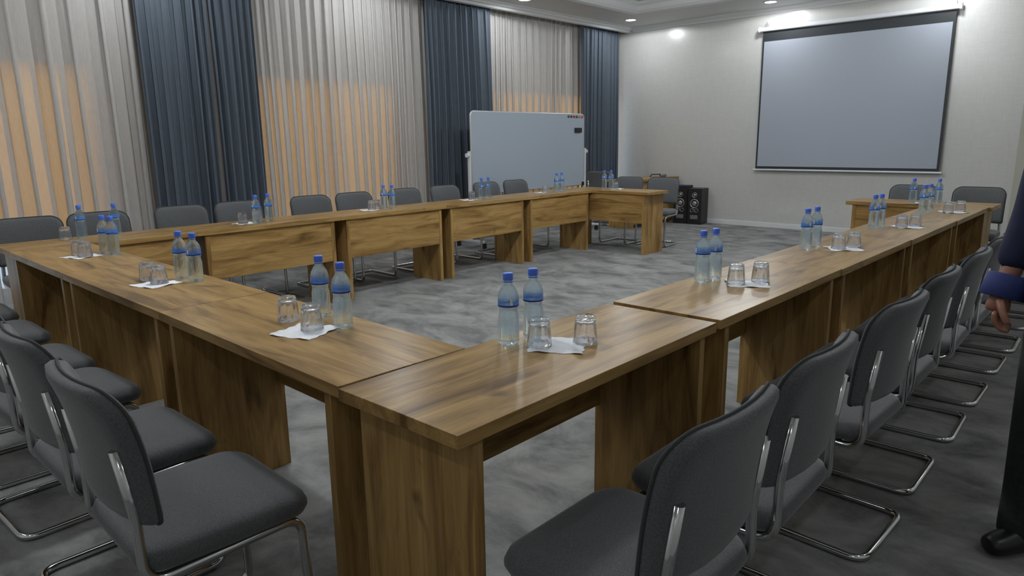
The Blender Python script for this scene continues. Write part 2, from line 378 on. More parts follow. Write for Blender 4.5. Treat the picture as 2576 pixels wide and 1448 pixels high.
# ------------------------------------------------------------ curtains
def curtain(name, x, y0, y1, z0, z1, folds, amp, m, label, cat, group, seed, flare=0, y0b=None, y1b=None, lap=.17):
    rn = random.Random(seed); n = int(folds*14); rows = 14
    ph = [rn.uniform(-1, 1) for _ in range(int(folds)+3)]; am = [rn.uniform(.55, 1.15) for _ in range(int(folds)+3)]
    wd_ = [rn.uniform(.6, 1.4) for _ in range(int(folds)+3)]
    # warped fold phase for uneven pleats
    vs = []; y0b = y0 if y0b is None else y0b; y1b = y1 if y1b is None else y1b
    cum = [0]
    for k in range(int(folds)): cum.append(cum[-1]+wd_[k])
    tot = cum[-1]
    for j in range(rows+1):
        t = j/rows; z = z1+(z0-z1)*t
        a0, a1 = y0+(y0b-y0)*t, y1+(y1b-y1)*t
        for i in range(n+1):
            s = i/n; q = s*int(folds); k = min(int(q), int(folds)-1); fr = q-k
            yy = a0+(a1-a0)*((cum[k]+fr*wd_[k])/tot)
            A = amp*(am[k]*(1-fr)+am[k+1]*fr)*(.55+.45*min(1, t*2.5))
            w = 2*math.pi*q+.35*math.sin(t*2.2+ph[k]*3)*t
            xx = x+A*math.sin(w)+.25*A*math.sin(2*w+ph[k])+.012*math.sin(t*3+q*.7)
            yy += lap*(a1-a0)/folds*math.sin(2*w+.5)
            vs.append((xx, yy, z))
    fs = [(j*(n+1)+i, j*(n+1)+i+1, (j+1)*(n+1)+i+1, (j+1)*(n+1)+i) for j in range(rows) for i in range(n)]
    return tag(MB().add(vs, fs, True).build(name, m), label, cat, group)
GS, GD = 'cream sheer curtains along the window wall', 'slate blue drapes along the window wall'
curtain('sheer_curtain', -6.12, -1.6, 1.72, .03, 3.3, 15, .055, M_SHEER, 'cream sheer curtain at the far left of the picture, left of every dark drape', 'curtain', GS, 1, lap=.21)
curtain('sheer_curtain', -6.12, 2.05, 5.15, .03, 3.3, 25, .040, M_SHEER, 'wide cream sheer curtain between the first and second dark drapes', 'curtain', GS, 2, lap=.21)
curtain('sheer_curtain', -6.12, 6.10, 8.45, .03, 3.3, 18, .038, M_SHEER, 'cream sheer curtain above the whiteboard, between the second and third dark drapes', 'curtain', GS, 3, lap=.21)
curtain('dark_drape', -6.00, 1.60, 2.28, .02, 3.3, 7, .052, M_DRAPE, 'slate blue drape panel right beside the leftmost sheer curtain', 'curtain', GD, 4, y1b=2.235)
curtain('dark_drape', -6.00, 2.29, 2.75, .02, 3.3, 6, .052, M_DRAPE, 'narrow slate blue drape panel just right of the thin bright slit', 'curtain', GD, 5, y0b=2.29)
curtain('dark_drape', -6.00, 5.05, 6.22, .02, 3.3, 11, .052, M_DRAPE, 'slate blue drape hanging behind the left end of the whiteboard', 'curtain', GD, 6, y1b=6.32)
curtain('dark_drape', -6.00, 8.32, 9.36, .02, 3.3, 10, .052, M_DRAPE, 'slate blue drape hanging nearest the room corner, right of the whiteboard', 'curtain', GD, 8)

# ------------------------------------------------------------ tables
TW, TL, TH, TT = .449, 1.2334, .75, .034
def table(x, y, L, ang, label, Wd=TW, l0=.06, l1=.06):
    t = tag(empty('conference_table', (x, y, 0), ang), label, 'table', 'oak laminate tables set in a U')
    MB().box(.0006, L-.0006, .0006, Wd, TH-TT, TH).build('tabletop', WOOD_X, t, bevel=.0015)
    for xx in (l0, L-l1-.033): MB().box(xx, xx+.033, .012, Wd-.012, 0, TH-TT).build('side_panel', WOOD_Z, t, bevel=.0012)
    MB().box(l0+.033, L-l1-.033, Wd-.034, Wd-.016, .375, TH-TT).build('modesty_panel', WOOD_X, t, bevel=.001)
    for s, xx in ((1, l0+.033), (-1, L-l1-.033)):
        MB().box(min(xx, xx+s*.03), max(xx, xx+s*.03), Wd-.075, Wd-.034, TH-TT-.05, TH-TT).build('corner_bracket', M_BLACK, t)
    return t
pi = math.pi
table(.0202, -.0185, TL-.018, pi/2+.0099, 'oak table filling the near corner, its end panel closest to the camera', l0=.055)
rn = ['second', 'third', 'fourth', 'fifth']
for k in range(1, 5): table(.0039*k*TL, k*TL, TL, pi/2+.0*k, 'oak table, %s from the near corner in the right-hand row' % rn[k-1])
table(-TW-TL+.008, -.001, TL, -.0105, 'oak table in the front row, directly left of the near corner table')
table(-TW-2*TL+.006, 0, TL, 0, 'oak table in the middle of the front row, second left of the corner table')
xf = -TW-2*TL+.006
def XI(y): return -4.0145-.0174*(y-.5)
table(XI(0)+.004, 0, xf-XI(0)-.004, 0, 'short oak table at the left end of the front row, against the left row', l0=.06)
la = -pi/2+.0174
ly = [1.137+TL*k for k in range(5)]
for k, yy in enumerate(ly):
    Lk = 1.137 if k == 0 else TL
    table(XI(yy)-TW, yy-.0, Lk, la, 'oak table, %s in the left row along the curtains' % ['first from the front left corner', 'second from the front left corner', 'middle one', 'second from the whiteboard end', 'last before the short cross table'][k])
table(-3.295, 6.08+TW, TL, pi, 'oak cross table at the far end of the left row, turned toward the middle')
table(.045, 6.165+TW+.01, 1.19, pi, 'oak cross table at the far end of the right row, below the projection screen')

# ------------------------------------------------------------ chairs
def outline(w, h, r, n=8, rb=None):
    pts = []; b_ = r if rb is None else rb
    for (cx, cy, a0, r) in ((w/2-r, h/2-r, 0, r), (-w/2+r, h/2-r, 90, r), (-w/2+b_, -h/2+b_, 180, b_), (w/2-b_, -h/2+b_, 270, b_)):
        for k in range(n+1):
            a = math.radians(a0+90*k/n); pts.append((cx+r*math.cos(a), cy+r*math.sin(a)))
    out = []   # add midpoints on the straight runs so bending works
    for i, p in enumerate(pts):
        q = pts[(i+1) % len(pts)]; out.append(p); d_ = math.hypot(q[0]-p[0], q[1]-p[1])
        if d_ > .06:
            m_ = 6
            for k in range(1, m_): out.append((p[0]+(q[0]-p[0])*k/m_, p[1]+(q[1]-p[1])*k/m_))
    return out
def cushion(w, h, r, t, crown, fmap, front=1.0, rb=None):
    O = outline(w, h, r, rb=rb); n = len(O); rings = []
    e = t*.42
    def ringat(scale_in, z, cr=0):
        R = []
        for (x, y) in O:
            sx, sy = (1-scale_in/(w/2)), (1-scale_in/(h/2)); R.append((x*sx, y*sy, z))
        return R
    rings.append(ringat(e, -t/2)); rings.append(ringat(e*.3, -t/2+e*.3)); rings.append(ringat(0, -t/2+e))
    rings.append(ringat(0, t/2-e)); rings.append(ringat(e*.3, t/2-e*.3)); rings.append(ringat(e, t/2))
    def inner(s, z, sg):
        return [(x*(1-e/(w/2))*s, y*(1-e/(h/2))*s, z+sg*crown*(1-s*s)) for (x, y) in O]
    for s in (.85, .65, .4, .15): rings.append(inner(s, t/2, 1))
    vs = []
    for R in rings: vs += [fmap(*p) for p in R]
    fs = []
    for i in range(len(rings)-1):
        for k in range(n): k2 = (k+1) % n; fs.append((i*n+k, i*n+k2, (i+1)*n+k2, (i+1)*n+k))
    b = (len(rings)-1)*n; fs.append(tuple(b+k for k in range(n)))
    # back side rings
    base = len(vs)
    for s in (.85, .65, .4, .15): vs += [fmap(*p) for p in inner(s, -t/2, -1 if front < 0 else 0)]
    for k in range(n): k2 = (k+1) % n; fs.append((k2, k, base+k, base+k2))
    for i in range(3):
        for k in range(n): k2 = (k+1) % n; fs.append((base+i*n+k2, base+i*n+k, base+(i+1)*n+k, base+(i+1)*n+k2))
    fs.append(tuple(base+3*n+k for k in range(n))[::-1])
    return MB().add(vs, fs, True)
def backmap(x, v, nn):      # x across, v up from the middle, nn toward the front
    z = .697+v; t = (v+.165)/.33
    y = -.166-.022*t-.036*t*t*t-.038*(1-(x/.22)**2)+nn
    return (x, y, z)
def make_chair():
    c_ = empty('conference_chair', (0, 0, 0))
    def smap(x, y, z):
        yy = y+.005; return (x*(1-.04*(yy < 0)*(-yy/.2)), yy, .437+z-.012*max(0, (yy-.12)/.1)**2-(.006 if False else 0))
    cushion(.45, .435, .075, .062, .010, smap).build('seat', M_FAB, c_)
    bk = cushion(.435, .330, .075, .052, .007, backmap, rb=.016).build('backrest', M_FAB, c_)
    P = [backmap(x*1.004, v*1.004, .009) for x, v in outline(.435, .330, .075, rb=.016)]
    MB().tube(P, .0042, 6, closed=True).build('piping', M_PIPE, bk)
    r = .0125; X = .198; pts = []
    left = [(-.186, -.224, .725), (-.19, -.203, .56), (-X, -.203, .392), (-X, .185, .398), (-X, .198, r), (-X, -.24, r)]
    right = [(-p[0], p[1], p[2]) for p in left][::-1]
    path = fillet(left+right, [.25, .055, .055, .055, .055, .055, .055, .055, .055, .25], 7)
    MB().tube(path, r, 12).build('frame', M_CHROME, c_)
    for yy in (-.13, .12): MB().tube([(-X, yy, .395), (X, yy, .395)], .009, 8).build('cross_bar', M_CHROME, c_)
    for s in (-1, 1): MB().tube([(s*.188, -.216, .655), (s*.188, -.19, .655)], .010, 8).build('fixing_bolt', M_CHROME, c_)
    return c_
chair0 = make_chair(); used = [False]
GC = {'r': 'grey chairs along the outside of the right row', 'f': 'grey chairs along the front row', 'l': 'grey chairs between the left row and the curtains', 'e': 'grey chairs behind the far cross tables'}
def chair(x, y, rz, label, g):
    c_ = copy_tree(chair0) if used[0] else chair0; used[0] = True
    c_.location = (x, y, 0); c_.rotation_euler = (0, 0, rz); tag(c_, label, 'chair', GC.get(g)); return c_
od = ['nearest the camera', 'second from the camera', 'third from the camera', 'fourth from the camera', 'fifth from the camera', 'sixth from the camera', 'seventh from the camera', 'eighth from the camera', 'second from the far end', 'at the far end']
for i, (yy, dr) in enumerate([(.27, .0), (.80, .02), (1.50, -.04), (2.07, .0), (2.70, .03), (3.27, 0), (3.92, 0), (4.46, .02), (5.15, 0), (5.72, 0)]):
    chair(.272+random.uniform(-.008, .008), yy, pi/2+dr, 'grey fabric chair on chrome tube, %s in the right-hand row' % od[i], 'r')
for i, (xx, dr) in enumerate([(-.71, -.02), (-1.262, .01), (-1.93, .06), (-2.46, .02), (-3.14, 0), (-3.78, 0)]):
    chair(xx, -.293, dr, 'grey fabric chair in the front row, %s' % ['nearest the near corner', 'second from the near corner', 'third from the near corner', 'fourth from the near corner', 'fifth, next to last at the left', 'last at the left corner'][i], 'f')
for i, yy in enumerate([.325, .79, 1.43, 1.94, 2.68, 3.19, 3.86, 4.47, 5.17, 5.715]):
    chair(-4.78-.0174*yy, yy, -pi/2-.0174+random.uniform(-.008, .008), 'grey chair by the curtains, %s in the left row' % ['first from the left picture edge', 'second from the left edge', 'third from the left', 'fourth from the left', 'fifth from the left', 'sixth from the left', 'seventh from the left', 'eighth from the left', 'ninth, at the left of the whiteboard', 'tenth, before the middle of the whiteboard'][i], 'l')
chair(-4.19, 6.83, pi+.02, 'grey fabric chair behind the far left cross table, the left one', 'e')
chair(-3.69, 6.92, pi+.14, 'grey fabric chair behind the far left cross table, the right one', 'e')
chair(-.77, 6.86, pi, 'grey fabric chair below the projection screen, the left one of two', 'e')
chair(-.20, 6.84, pi, 'grey fabric chair below the projection screen, the right one of two', 'e')
chair(-5.63, 8.46, .3, 'grey fabric chair tucked behind the wooden desk by the rightmost drape', None)

# ------------------------------------------------------------ bottles, glasses, napkins
def make_bottle():
    b = empty('water_bottle', (0, 0, 0))
    prof = [(0, .006), (.012, .004), (.022, 0), (.029, .003), (.0330, .010)]
    z = .016
    while z < .088: prof += [(.0329, z), (.0309, z+.004)]; z += .0085
    prof += [(.0320, .092), (.0298, .099), (.0280, .107), (.0284, .114), (.0298, .119), (.0315, .124), (.0318, .130), (.0318, .150), (.0310, .158), (.0275, .170), (.021, .181), (.0145, .190), (.0125, .195), (.0125, .203), (0, .2035)]
    MB().lathe(prof, 28).build('bottle_body', M_PET, b)
    lb = MB().lathe([(.0324, .127), (.0324, .157)], 28).build('label', M_LABEL, b)
    MB().lathe([(.0326, .1235), (.0328, .1285)], 28).build('label_band', M_BAND, lb)
    v = [( .0329*math.cos(a), .0329*math.sin(a), z_) for z_ in (.130, .150) for a in (.0, .12, .24)]
    MB().add(v, [(0, 1, 4, 3), (1, 2, 5, 4)], True).build('printed_patch', M_CODE, lb)
    MB().lathe([(0, .2035), (.0152, .2035), (.0155, .206), (.0155, .222), (.0145, .2250), (0, .2252)], 28, fl=lambda k, z_: .02*(k % 2)).build('cap', M_CAP, b)
    MB().lathe([(.0131, .1965), (.0155, .197), (.0155, .200), (.0131, .2005)], 28).build('neck_ring', M_CAP, b)
    return b
def make_glass():
    N_ = 60; fl = lambda k, z_: (.075*abs(math.cos(math.pi*k*10/N_))-.05 if .02 < z_ < .08 else 0)
    prof = [(.0385, 0), (.0385, .004), (.0375, .016), (.036, .030), (.0345, .045), (.033, .060), (.0318, .074), (.0305, .082), (.028, .0855), (0, .0860), (0, .0735), (.024, .073), (.0285, .068), (.0300, .055), (.0325, .035), (.0350, .015), (.0362, 0), (.0385, 0)]
    b = MB(); b.lathe(prof[:10], N_, fl=fl); b.lathe(prof[10:], N_)
    return b.build('drinking_glass', M_GLASS)
bottle0, glass0 = make_bottle(), make_glass(); ub = [False, False]
GB, GG, GN = 'blue capped water bottles on the tables', 'upturned drinking glasses on the tables', 'white napkins under the glasses'
def bottle(x, y, label, z=TH):
    o = copy_tree(bottle0) if ub[0] else bottle0; ub[0] = True
    o.location = (x, y, z+.0003); o.rotation_euler = (0, 0, random.uniform(-2.4, -.6)); tag(o, label, 'bottle', GB)
def glass(x, y, label, z=TH+.0022):
    o = copy_tree(glass0) if ub[1] else glass0; ub[1] = True
    o.location = (x, y, z); o.rotation_euler = (0, 0, random.uniform(0, 1)); tag(o, label, 'glass', GG)
def napkin(x, y, rz, s, label, seed):
    rn_ = random.Random(seed); n = 14; vs = []
    for lay in (1, 0):
        for j in range(n+1):
            for i in range(n+1):
                u, v = i/n-.5, j/n-.5
                ed = max(abs(u), abs(v))*2
                jx = .022*math.sin(v*23+seed)*(abs(u) > .45) ; jy = .022*math.sin(u*19+seed*2)*(abs(v) > .45)
                h = .0004+.004*max(0, ed-.75)*4*max(0, math.sin(u*9+v*7+seed))*(ed > .75)
                vs.append(((u+jx)*s, (v+jy)*s, h+.0012*lay))
    m_ = (n+1)**2; fs = []
    for j in range(n):
        for i in range(n):
            a = j*(n+1)+i; fs.append((a, a+1, a+n+2, a+n+1)); fs.append((m_+a, m_+a+n+1, m_+a+n+2, m_+a+1))
    per = [i for i in range(n)]+[j*(n+1)+n for j in range(n)]+[n*(n+1)+i for i in range(n, 0, -1)]+[j*(n+1) for j in range(n, 0, -1)]
    for k in range(len(per)): a, b_ = per[k], per[(k+1) % len(per)]; fs.append((b_, a, m_+a, m_+b_))
    o = MB().add(vs, fs, False).build('paper_napkin', M_NAP); o.location = (x, y, TH); o.rotation_euler = (0, 0, rz)
    tag(o, label, 'napkin', GN)
def fromcam(u, v, z):
    d_ = fw+rt*((u-W_IMG/2)/FPX)-up*((v-H_IMG/2)/FPX); t = (z-CAM.z)/d_.z; p = CAM+d_*t; return p.x, p.y
SETS = [   # positions of each group on the table tops, in metres
 ('on the near corner table', [(-.363, .552), (-.352, .655)], [(-.278, .598), (-.190, .715)], (-.238, .640, .55, .165)),
 ('on the front table beside the corner one', [(-1.120, .365), (-.935, .333)], [(-1.175, .262), (-.99, .245)], (-.985, .215, .35, .165)),
 ('on the middle table of the front row', [(-2.281, .337), (-2.159, .351)], [(-2.37, .215), (-2.235, .215)], (-2.235, .20, .3, .155)),
 ('on the short front row table', [(-3.440, .365), (-3.345, .38)], [(-3.50, .24), (-3.40, .245)], (-3.43, .235, .35, .155)),
 ('at the front left corner table', [(-4.36, .50), (-4.30, .70)], [(-4.36, .40)], None),
 ('on the second table of the left row', [(-4.158, 1.677), (-4.236, 1.824)], [(-4.24, 1.60), (-4.25, 1.735)], (-4.25, 1.62, .2, .15)),
 ('on the middle table of the left row', [(-4.301, 3.029), (-4.234, 3.076)], [(-4.32, 2.90), (-4.38, 3.0)], (-4.32, 2.86, .2, .15)),
 ('on the fourth table of the left row', [(-4.327, 4.356), (-4.377, 4.511)], [(-4.34, 4.22)], (-4.34, 4.17, .1, .15)),
 ('on the last table of the left row', [(-4.303, 5.612), (-4.333, 5.750)], [(-4.32, 5.42)], (-4.34, 5.38, .1, .13)),
 ('on the far left cross table', [(-4.175, 6.427), (-4.101, 6.472)], [(-3.98, 6.40)], (-3.95, 6.39, .3, .14)),
 ('on the second table of the right row', [(-.363, 1.793), (-.355, 1.891)], [(-.225, 1.835), (-.165, 1.945)], (-.195, 1.875, .6, .165)),
 ('on the third table of the right row', [(-.356, 2.989), (-.352, 3.124)], [(-.21, 3.085), (-.165, 3.20)], (-.19, 3.11, .6, .165)),
 ('on the fourth table of the right row', [(-.335, 4.163), (-.321, 4.256)], [(-.19, 4.28), (-.14, 4.42)], (-.165, 4.34, .6, .165)),
 ('on the fifth table of the right row', [(-.306, 5.364), (-.300, 5.53)], [(-.16, 5.53), (-.10, 5.66)], (-.13, 5.57, .6, .165)),
 ('on the far right cross table', [(-.598, 6.30), (-.40, 6.33)], [], (-.50, 6.30, .3, .14)),
]
for si, (where, bs, gs, nk) in enumerate(SETS):
    for i, (x, y) in enumerate(bs): bottle(x, y, 'water bottle %s, %s of the pair' % (where, ('left', 'right')[i]))
    for i, (x, y) in enumerate(gs):
        z = TH+.0004
        if nk and math.hypot(x-nk[0], y-nk[1]) < nk[3]*.62: z = TH+.0024
        if z > TH+.002: pass
        glass(x, y, 'upturned clear tumbler %s%s' % (where, '' if len(gs) == 1 else (', left one', ', right one')[i]), z)
    if nk: napkin(nk[0], nk[1], nk[2], nk[3], 'square white paper napkin '+where, si+1)

# ------------------------------------------------------------ projection screen
ps = tag(empty('projection_screen', (-2.27, YB-.006, 0)), 'large pull-down projection screen with black border on the back wall', 'projection screen')
def roundbox(b, x0, x1, y, z, ry, rz_):
    prof = [(y+ry*math.copysign(abs(math.cos(a))**.6, math.cos(a)), z+rz_*math.copysign(abs(math.sin(a))**.6, math.sin(a))) for a in [2*pi*k/20 for k in range(20)]]
    vs = [(x, p[0], p[1]) for x in (x0, x1) for p in prof]; fs = [(k, (k+1) % 20, 20+(k+1) % 20, 20+k) for k in range(20)]+[tuple(range(20))[::-1], tuple(range(20, 40))]
    return b.add(vs, fs)
roundbox(MB(), -1.27, 1.27, -.075, 2.905, .036, .032).build('casing', M_WHITE, ps)
for s in (-1, 1):
    roundbox(MB(), s*1.27-.012, s*1.27+.012, -.07, 2.905, .045, .042).build('end_cap', M_WHITE, ps)
    MB().box(s*1.19-.02, s*1.19+.02, -.05, 0, 2.93, 2.99).box(s*1.19-.004, s*1.19+.004, -.04, -.02, 2.93, 3.02).build('wall_bracket', M_ALU, ps)
sw = 1.225
vs = []; n = 24
zt, zb = 2.885, .895
MB().box(-sw, sw, -.0680, -.0665, zb, zt).build('black_border', M_SBLK, ps)
vs = []
for j in range(n+1):
    for i in range(n+1):
        u, v = i/n, j/n; x_ = -sw+.027+(2*sw-.054)*u; z_ = zb+.038+(2.735-zb-.038)*v
        vs.append((x_, -.0715-.0012*math.sin(pi*u)*math.sin((u*.8+v)*9)*(1-v), z_))
MB().add(vs, [(j*(n+1)+i, j*(n+1)+i+1, (j+1)*(n+1)+i+1, (j+1)*(n+1)+i) for j in range(n) for i in range(n)], True).build('screen_fabric', M_SCREEN, ps)
roundbox(MB(), -sw-.035, sw+.035, -.067, .883, .014, .012).build('bottom_bar', M_WHITE, ps)

# ------------------------------------------------------------ whiteboard
wb = tag(empty('whiteboard', (-5.45, 6.475, 0)), 'large white mobile whiteboard standing in front of the curtains', 'whiteboard')
hy = 1.185; z0, z1 = .69, 1.735
O = [(y_, z_) for y_, z_ in outline(2*hy, z1-z0, .05)]; zc = (z0+z1)/2; n = len(O)
vs = [(x_, y_, z_+zc) for x_ in (-.012, .012) for y_, z_ in O]
MB().add(vs, [(k, (k+1) % n, n+(k+1) % n, n+k) for k in range(n)]+[tuple(range(n))[::-1], tuple(range(n, 2*n))]).build('board_panel', M_WB, wb)
MB().tube([(0, y_, z_+zc) for y_, z_ in O], .013, 8, closed=True).build('board_frame', M_ALU, wb)
for s in (-1, 1):
    MB().box(-.02, .02, s*(hy+.035)-.014, s*(hy+.035)+.014, .09, 1.24).build('post', M_WHITE, wb, bevel=.004)
    kn = MB().tube([(0, s*(hy+.012), 1.19), (0, s*(hy+.075), 1.19)], .014, 14); kn.tube([(0, s*(hy+.05), 1.19), (0, s*(hy+.085), 1.19)], .028, 14); kn.build('pivot_knob', M_WHITE, wb)
    MB().box(-.27, .27, s*(hy+.035)-.02, s*(hy+.035)+.02, .075, .105).build('foot', M_WHITE, wb, bevel=.004)
    for q in (-.24, .24):
        cs = MB().tube([(q, s*(hy+.035)-.012, .032), (q, s*(hy+.035)+.012, .032)], .032, 18); cs.box(q-.02, q+.02, s*(hy+.035)-.018, s*(hy+.035)+.018, .045, .076)
        cs.build('castor', M_BLACK, wb)
    MB().box(-.015, .018, s*(hy-.02)-.03, s*(hy-.02)+.03, z0-.012, z0+.045).build('corner_guard', M_BLACK if s > 0 else M_ALU, wb, bevel=.006)
MB().box(-.014, .014, -hy-.02, hy+.02, .25, .28).build('cross_rail', M_WHITE, wb)
mg = [((.02, .12, .10), 'dark green'), ((.10, .05, .04), 'brown'), ((.45, .03, .05), 'red'), ((.02, .12, .14), 'teal'), ((.7, .22, .03), 'orange'), ((.55, .10, .05), 'rust')]
for i, (c_, nm) in enumerate(mg):
    yy = 6.475+.80+i*.066; mm = simple('magnet_'+nm.replace(' ', '_'), c_, .4)
    o = MB().tube([(-5.437, yy, 1.700), (-5.427, yy, 1.700)], .018, 16); o.tube([(-5.427, yy, 1.700), (-5.420, yy, 1.700)], .014, 16)
    tag(o.build('whiteboard_magnet', mm), '%s round magnet at the top right of the whiteboard' % nm, 'magnet', 'coloured magnets on the whiteboard')
er = tag(empty('board_eraser', (-5.437, 7.50, 1.505)), 'black eraser stuck near the right edge of the whiteboard', 'eraser')
MB().box(0, .03, -.075, .075, -.035, .035).build('eraser_body', M_BLACK, er, bevel=.006); MB().box(-.0005, .004, -.072, .072, -.032, .032).build('felt_pad', M_CONE, er)

# ------------------------------------------------------------ desk with handset, speakers
dk = tag(empty('office_desk', (-5.12, 8.70, 0)), 'oak laminate desk by the back wall, behind the far left chairs', 'desk')
MB().box(-.17, .33, -.66, .72, .715, .75).build('desktop', WOOD_X, dk, bevel=.002)
for q in (-.60, .63): MB().box(-.15, .30, q, q+.03, 0, .715).build('side_panel', WOOD_Z, dk)
MB().box(.26, .28, -.57, .63, .06, .715).build('front_panel', WOOD_X, dk)
hs = tag(empty('black_carry_handle', (-4.98, 9.02, .75), 1.2), 'small black arched handle with grey knob end lying on the desk', 'handle')
MB().tube(fillet([(-.12, 0, .004), (-.10, 0, .045), (.07, 0, .045), (.10, 0, .012)], .02), .008, 8).build('arch', M_BLACK, hs)
MB().tube([(.08, 0, .022), (.19, .0, .022)], .021, 14).build('grip', M_GREY, hs)
def speaker(x, y, rz, label):
    s = tag(empty('tower_speaker', (x, y, 0), rz), label, 'speaker', 'tower speakers by the back wall')
    MB().box(-.118, .118, 0, .27, 0, .575).build('cabinet', M_SPK, s, bevel=.004)
    def drv(cx, z_, r, nm, cone=True):
        f = MB()
        prof = [(r, 0), (r*1.0, .012), (r*.9, .014), (r*.82, .008), (r*.80, .002)]
        vs = []; N_ = 28
        for (rr, d_) in prof:
            for k in range(N_): a = 2*pi*k/N_; vs.append((cx+rr*math.cos(a), -d_, z_+rr*math.sin(a)))
        fs = [(i*N_+k, i*N_+(k+1) % N_, (i+1)*N_+(k+1) % N_, (i+1)*N_+k) for i in range(len(prof)-1) for k in range(N_)]
        p_ = f.add(vs, fs, True).build(nm, M_SILV, s)
        MB().tube([(cx, .001, z_), (cx, -.003, z_)], r*.8, 24).build('cone', M_CONE, p_)
        if cone: MB().lathe([(r*.52, 0), (r*.5, .008), (r*.2, .002), (0, .006)], 24).build('dust_cap', M_SILV, p_)
        if cone: dc = p_.children[-1]; dc.rotation_euler = (pi/2, 0, 0); dc.location = (cx, -.004, z_)
    drv(0, .47, .042, 'tweeter'); drv(0, .335, .072, 'woofer')
    drv(-.037, .225, .032, 'small_driver', False); drv(.037, .225, .032, 'small_driver', False)
    MB().box(-.062, .062, -.006, 0, .085, .150).build('name_plate', M_GREY, s, bevel=.002)
speaker(-4.365, 9.19, .10, 'black tower speaker with silver rings, the right one beside the bare wall')
speaker(-4.62, 9.19, .10, 'black tower speaker with silver rings, the left one partly behind a chair')
bx = tag(empty('stereo_receiver', (-4.635, 9.30, .5755), .10), 'flat dark navy box lying on top of the left tower speaker', 'box')
MB().box(-.125, .125, -.10, .10, .006, .04).build('case', M_DARKBLUE, bx, bevel=.003)
for sx in (-.1, .1):
    for sy in (-.08, .08): MB().tube([(sx, sy, 0), (sx, sy, .007)], .01, 10).build('foot', M_BLACK, bx)

# ------------------------------------------------------------ person at the right edge
def skin(name, chains, m, parent=None, sub=2, root=0):
    me = bpy.data.meshes.new(name); vs = []; es = []; rs = []; roots = []; idx = {}
    for ch in chains:
        prev = None; first = True
        for key, p, r in ch:
            if key in idx: i = idx[key]; first = False
            else:
                i = len(vs); idx[key] = i; vs.append(p); rs.append(r)
                if first: roots.append(i); first = False
            if prev is not None: es.append((prev, i))
            prev = i
    me.from_pydata(vs, es, []); me.update(); me.materials.append(m)
    o = bpy.data.objects.new(name, me); COL.objects.link(o)
    if parent: o.parent = parent
    sm = o.modifiers.new('skin', 'SKIN'); sm.use_smooth_shade = True
    if not me.skin_vertices:
        bm_ = __import__('bmesh').new(); bm_.from_mesh(me); bm_.verts.layers.skin.verify(); bm_.to_mesh(me); bm_.free()
    for i, r in enumerate(rs):
        sv = me.skin_vertices[0].data[i]; sv.radius = r if isinstance(r, tuple) else (r, r); sv.use_root = i in roots
    ss = o.modifiers.new('sub', 'SUBSURF'); ss.levels = sub; ss.render_levels = sub
    return o
# local frame: facing -Y, x to the figure's left; right arm (x<0) is the one in view
pe = tag(empty('person', (.990, 1.74, 0), .05), 'person in navy jacket and dark trousers walking past the right row, arm hanging', 'person')
body = [
 [('pel', (0, 0, .95), (.12, .085)), ('wst', (0, 0, 1.08), (.11, .08)), ('chs', (0, .0, 1.28), (.13, .09)), ('nkb', (0, .01, 1.44), (.07, .06)), ('nk', (0, 0, 1.49), .046), ('hd0', (0, -.020, 1.555), (.062, .078)), ('hd1', (0, -.012, 1.635), (.082, .104)), ('hd2', (0, .0, 1.715), (.082, .106)), ('hd3', (0, .005, 1.755), (.055, .075))],
 [('nkb', 0, 0), ('shr', (-.17, .01, 1.41), .052), ('elr', (-.205, .03, 1.12), .040), ('wrr', (-.262, -.03, .870), .027), ('plr', (-.268, -.040, .832), (.020, .038)), ('kn', (-.268, -.048, .808), (.016, .038))],
 [('nkb', 0, 0), ('shl', (.17, .01, 1.41), .052), ('ell', (.23, .05, 1.15), .040), ('wrl', (.24, -.02, .93), .026), ('pll', (.24, -.03, .86), (.016, .034))],
 [('pel', 0, 0), ('hpr', (-.09, 0, .88), .088), ('knr', (-.10, -.02, .50), .058), ('anr', (-.11, .01, .10), .036), ('ftr', (-.15, -.01, .05), (.030, .025))],
 [('pel', 0, 0), ('hpl', (.09, 0, .88), .088), ('knl', (.10, .06, .50), .058), ('anl', (.11, .24, .12), .036), ('ftl', (.115, .18, .07), (.030, .025))],
]
skin('body', body, M_SKIN, pe)
fing = []
for k, (oy, ln) in enumerate([(-.036, .070), (-.013, .078), (.010, .072), (.031, .058)]):
    x0, y0, z0_ = -.270, -.046+oy, .818
    fing.append([('a%d' % k, (x0, y0, z0_), .0115), ('b%d' % k, (x0+.004, y0-.002, z0_-.034), .0105), ('c%d' % k, (x0+.022, y0-.002, z0_-.034-ln*.30), .0095), ('d%d' % k, (x0+.044, y0, z0_-.034-ln*.36), .0085)])
fing.append([('t0', (-.264, -.062, .856), .014), ('t1', (-.254, -.092, .834), .0125), ('t2', (-.242, -.104, .808), .011), ('t3', (-.232, -.104, .786), .0095)])
skin('fingers', fing, M_SKIN, pe)
jk = [
 [('j00', (0, .0, .80), (.200, .145)), ('j0', (0, .0, .87), (.200, .145)), ('j1', (0, 0, 1.06), (.168, .120)), ('j2', (0, 0, 1.27), (.185, .130)), ('j3', (0, .01, 1.42), (.12, .090)), ('j4', (0, .005, 1.475), (.068, .062))],
 [('j3', 0, 0), ('s1', (-.175, .01, 1.405), .078), ('s2', (-.206, .03, 1.12), .066), ('s3', (-.254, -.012, .935), .052)],
 [('j3', 0, 0), ('q1', (.175, .01, 1.405), .075), ('q2', (.232, .05, 1.15), .062), ('q3', (.242, -.012, .985), .050)]]
skin('jacket', jk, M_NAVY, pe)
cf = MB().lathe([(.050, .075), (.058, .070), (.064, .0), (.060, -.002), (.052, .02), (.050, .075)], 20).build('shirt_cuff', M_CUFF, pe)
cf.location = (-.263, -.026, .855); cf.rotation_euler = (-.2, .16, 0)
